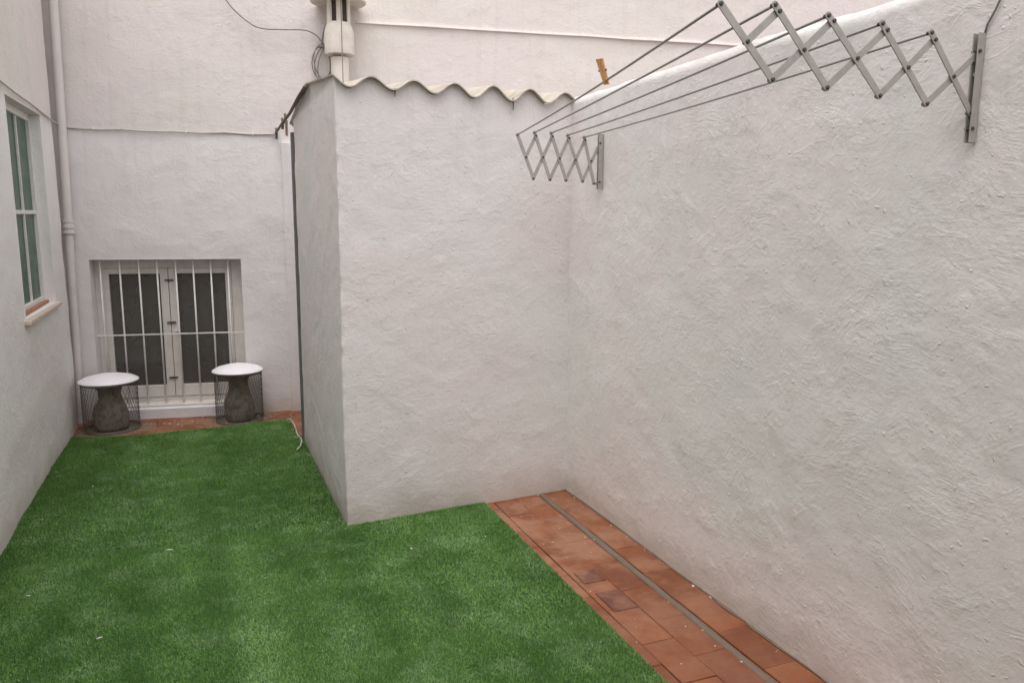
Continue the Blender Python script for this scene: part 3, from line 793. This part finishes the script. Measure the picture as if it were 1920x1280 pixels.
# peg standing on the outermost rod
best = min(((Vector(q) for q in spl(rods[0], 10))), key=lambda q: abs((lambda v: 960+FPX*(v@_R)/(v@_F))(np.array(q)-C0)-1136))
peg('clothes_peg', 'orange wooden clothes peg clipped upright on the outermost rod of the rack', best+Vector((-.023, -.002, .064)), Vector((.028, 0, -.075)), Vector((1, -1.0, .1)), .078, M_peg, None)

# cord from above to near bracket
t = MB(); a = onp(1845, 68, (1, 0, 0), XR-.004)
t.tube([a, onp(1852, 45, (1, 0, 0), XR-.006), onp(1866, 20, (1, 0, 0), XR-.007), onp(1880, -10, (1, 0, 0), XR-.007), Vector((XR-.004, onp(1892, -40, (1, 0, 0), XR).y, 2.19))], .0028, 6)
tag(t.build('cord', M_cable, None, True), 'thin grey cord running up the right wall from the rack bracket', 'cord')

# ------------------------------------------------------------------ wire stools
def stool(name, label, cx, cy, R, H, seed, tilt=0):
    o = thing(name, label, 'stool', (cx, cy, 0), 'wire drum stools under the barred window')
    rr = random.Random(seed)
    cage = MB(); n = 44; zt_ = H
    for k in range(n):                                         # crossing diagonal wires
        for s in (-1, 1):
            ps = []
            for j in range(7):
                a = 2*math.pi*(k/n)+s*j*.11; ps.append(Vector((cx+R*math.cos(a), cy+R*math.sin(a), .012+(zt_-.012)*j/6)))
            cage.tube(ps, .0012, 3, False)
    cage.build('wire_mesh', M_cage, o, True)
    for z, q in ((.010, .005), (zt_-.006, .005)):
        m = MB(); m.tube([Vector((cx+R*math.cos(a), cy+R*math.sin(a), z)) for a in np.linspace(0, 2*math.pi, 49)], q, 6, False); m.build('hoop', M_cage, o, True)
    m = MB()
    prof = [(0, .004), (.130, .004), (.141, .03), (.146, .09), (.142, .14), (.130, .185), (.112, .225), (.100, .25), (.096, .285), (.100, .325), (.118, .352), (.150, .370), (.170, .389), (0, .389)]
    m.lathe((cx, cy, 0), [((r*.88 if r < .16 else r)*R/.205, z*H/.395 if z < .39 else z) for r, z in prof], 40)
    for v in m.bm.verts:
        q = 1+.06*float(vnoise(np.array(v.co.x*17), np.array(v.co.z*15+v.co.y*9), seed)); v.co.x = cx+(v.co.x-cx)*q; v.co.y = cy+(v.co.y-cy)*q
    m.build('base', M_pot, o, True)
    m = MB(); Rt = R+.014
    m.lathe((cx, cy, H), [(0, .001), (Rt-.012, .001), (Rt-.002, .006), (Rt, .012), (Rt-.004, .017), (Rt*.82, .034), (Rt*.5, .050), (Rt*.22, .058), (0, .060)], 56)
    m.build('seat', M_disc, o, 'auto')
    return o
def place(xc, ybot, R):
    q = onp(xc, ybot, (0, 0, 1), 0); v = np.array(q)-C0; h = v[:2]/np.linalg.norm(v[:2]); return q.x+h[0]*R, q.y+h[1]*R
x, y = place(212, 815, .186); stool('wire_stool', 'wire drum stool with white domed seat beside the drain pipe', x, y, .186, .352, 3)
print('STOOL', x, y)
x, y = place(451, 797, .172); stool('wire_stool', 'wire drum stool with white domed seat in front of the right pane', x, y, .172, .378, 5)
print('STOOL', x, y)

# ------------------------------------------------------------------ litter
def chip(name, label, cat, p, sx, sy, sz, rot, mat, group):
    m = MB(); c, s = math.cos(rot), math.sin(rot)
    r = bmesh.ops.create_icosphere(m.bm, subdivisions=1, radius=.5)
    for v in r['verts']:
        q = v.co*random.uniform(.8, 1.15); v.co = Vector((p.x+c*q.x*sx-s*q.y*sy, p.y+s*q.x*sx+c*q.y*sy, p.z+q.z*sz))
    tag(m.build(name, mat), label, cat, group)
for (px, py, sx, sy, mat, nm, lb) in (
    (318, 1030, .034, .007, M_chip, 'plaster_chip', 'long pale splinter lying on the middle of the grass'),
    (222, 1028, .022, .012, M_leafd, 'dark_crumb', 'small black crumb on the grass left of the pale splinter'),
    (174, 911, .010, .010, M_chip, 'plaster_chip', 'tiny white chip on the grass in front of the left stool'),
    (53, 1116, .022, .006, M_chip, 'plaster_chip', 'thin pale sliver on the grass close to the left wall'),
    (186, 1195, .028, .005, M_chip, 'plaster_chip', 'pale sliver on the grass nearest the bottom left'),
    (771, 1027, .011, .009, M_chip, 'plaster_chip', 'white chip on the grass in front of the shed face'),
    (910, 1005, .008, .007, M_chip, 'plaster_chip', 'tiny white chip on the grass near the tiled edge')):
    q = onp(px, py, (0, 0, 1), .030); chip(nm, lb, 'debris', q, sx, sy, .006, random.uniform(-.4, .6), mat, None)
# paint flecks on the tiles and along the foot of the wall
vs, fs = [], []
def fleck(x, y, z, r):
    n = len(vs); k = 6; a0 = random.uniform(0, 6)
    for j in range(k):
        a = a0+2*math.pi*j/k; q = r*random.uniform(.55, 1.2); vs.append((x+q*math.cos(a), y+q*math.sin(a)*1.3, z))
    vs.append((x, y, z+.0012)); 
    for j in range(k): fs.append((n+j, n+(j+1) % k, n+k))
for _ in range(28):
    fleck(random.uniform(1.41, 1.72), 1.7+2.0*random.random()**.7, .0022, random.uniform(.0012, .0038))
for _ in range(40):
    y = random.uniform(1.3, 3.7); fleck(XR-.004-abs(random.gauss(0, .012)), y, .0018, .0010+.006*random.random()**4)
for _ in range(40):
    fleck(random.uniform(-.6, .55), random.uniform(5.98, 6.3), .0022, random.uniform(.003, .008))
me = bpy.data.meshes.new('paint_flecks'); me.from_pydata(vs, [], fs)
tag(link('paint_flecks', me, M_chip), 'white paint flecks and crumbs scattered over the terracotta tiles', 'paint flecks', kind='stuff')
# dark crack along the foot of the boundary wall
vs, fs = [], []
for i in range(300):
    y = 1.0+2.84*i/299; wv_ = .005+.007*float(vnoise(np.array(y*16), np.array(.3), 88)); x = XR-.003
    vs += [(x-wv_, y, .0035), (x+.012, y, .0045)]
    if i: q = 2*i; fs.append((q-2, q-1, q+1, q))
me = bpy.data.meshes.new('wall_foot_crack'); me.from_pydata(vs, [], fs); tag(link('wall_foot_crack', me, M_soil), kind='structure')
# frayed threads at the far corner of the turf
fr = MB()
for k in range(16):
    a = Vector((.592+random.uniform(-.01, .012), 5.62+.06*k*random.uniform(.2, .6), .012)); a.y = 5.25+.7*random.random(); a.x = .60
    pts = [a]
    for j in range(5):
        a = a+Vector((random.uniform(-.016, .008), random.uniform(-.05, .03), random.uniform(-.002, .014))); a.z = max(a.z, .012); pts.append(a.copy())
    fr.tube(pts, .0012, 4)
fr.tube([Vector((.59, 5.95, .02)), Vector((.597, 5.7, .035)), Vector((.592, 5.5, .02)), Vector((.600, 5.3, .03)), Vector((.575, 5.15, .032)), Vector((.54, 5.08, .03))], .004, 6)
tag(fr.build('frayed_thread', M_thread, None, True), 'pale frayed turf threads bunched at the shed corner', 'thread')
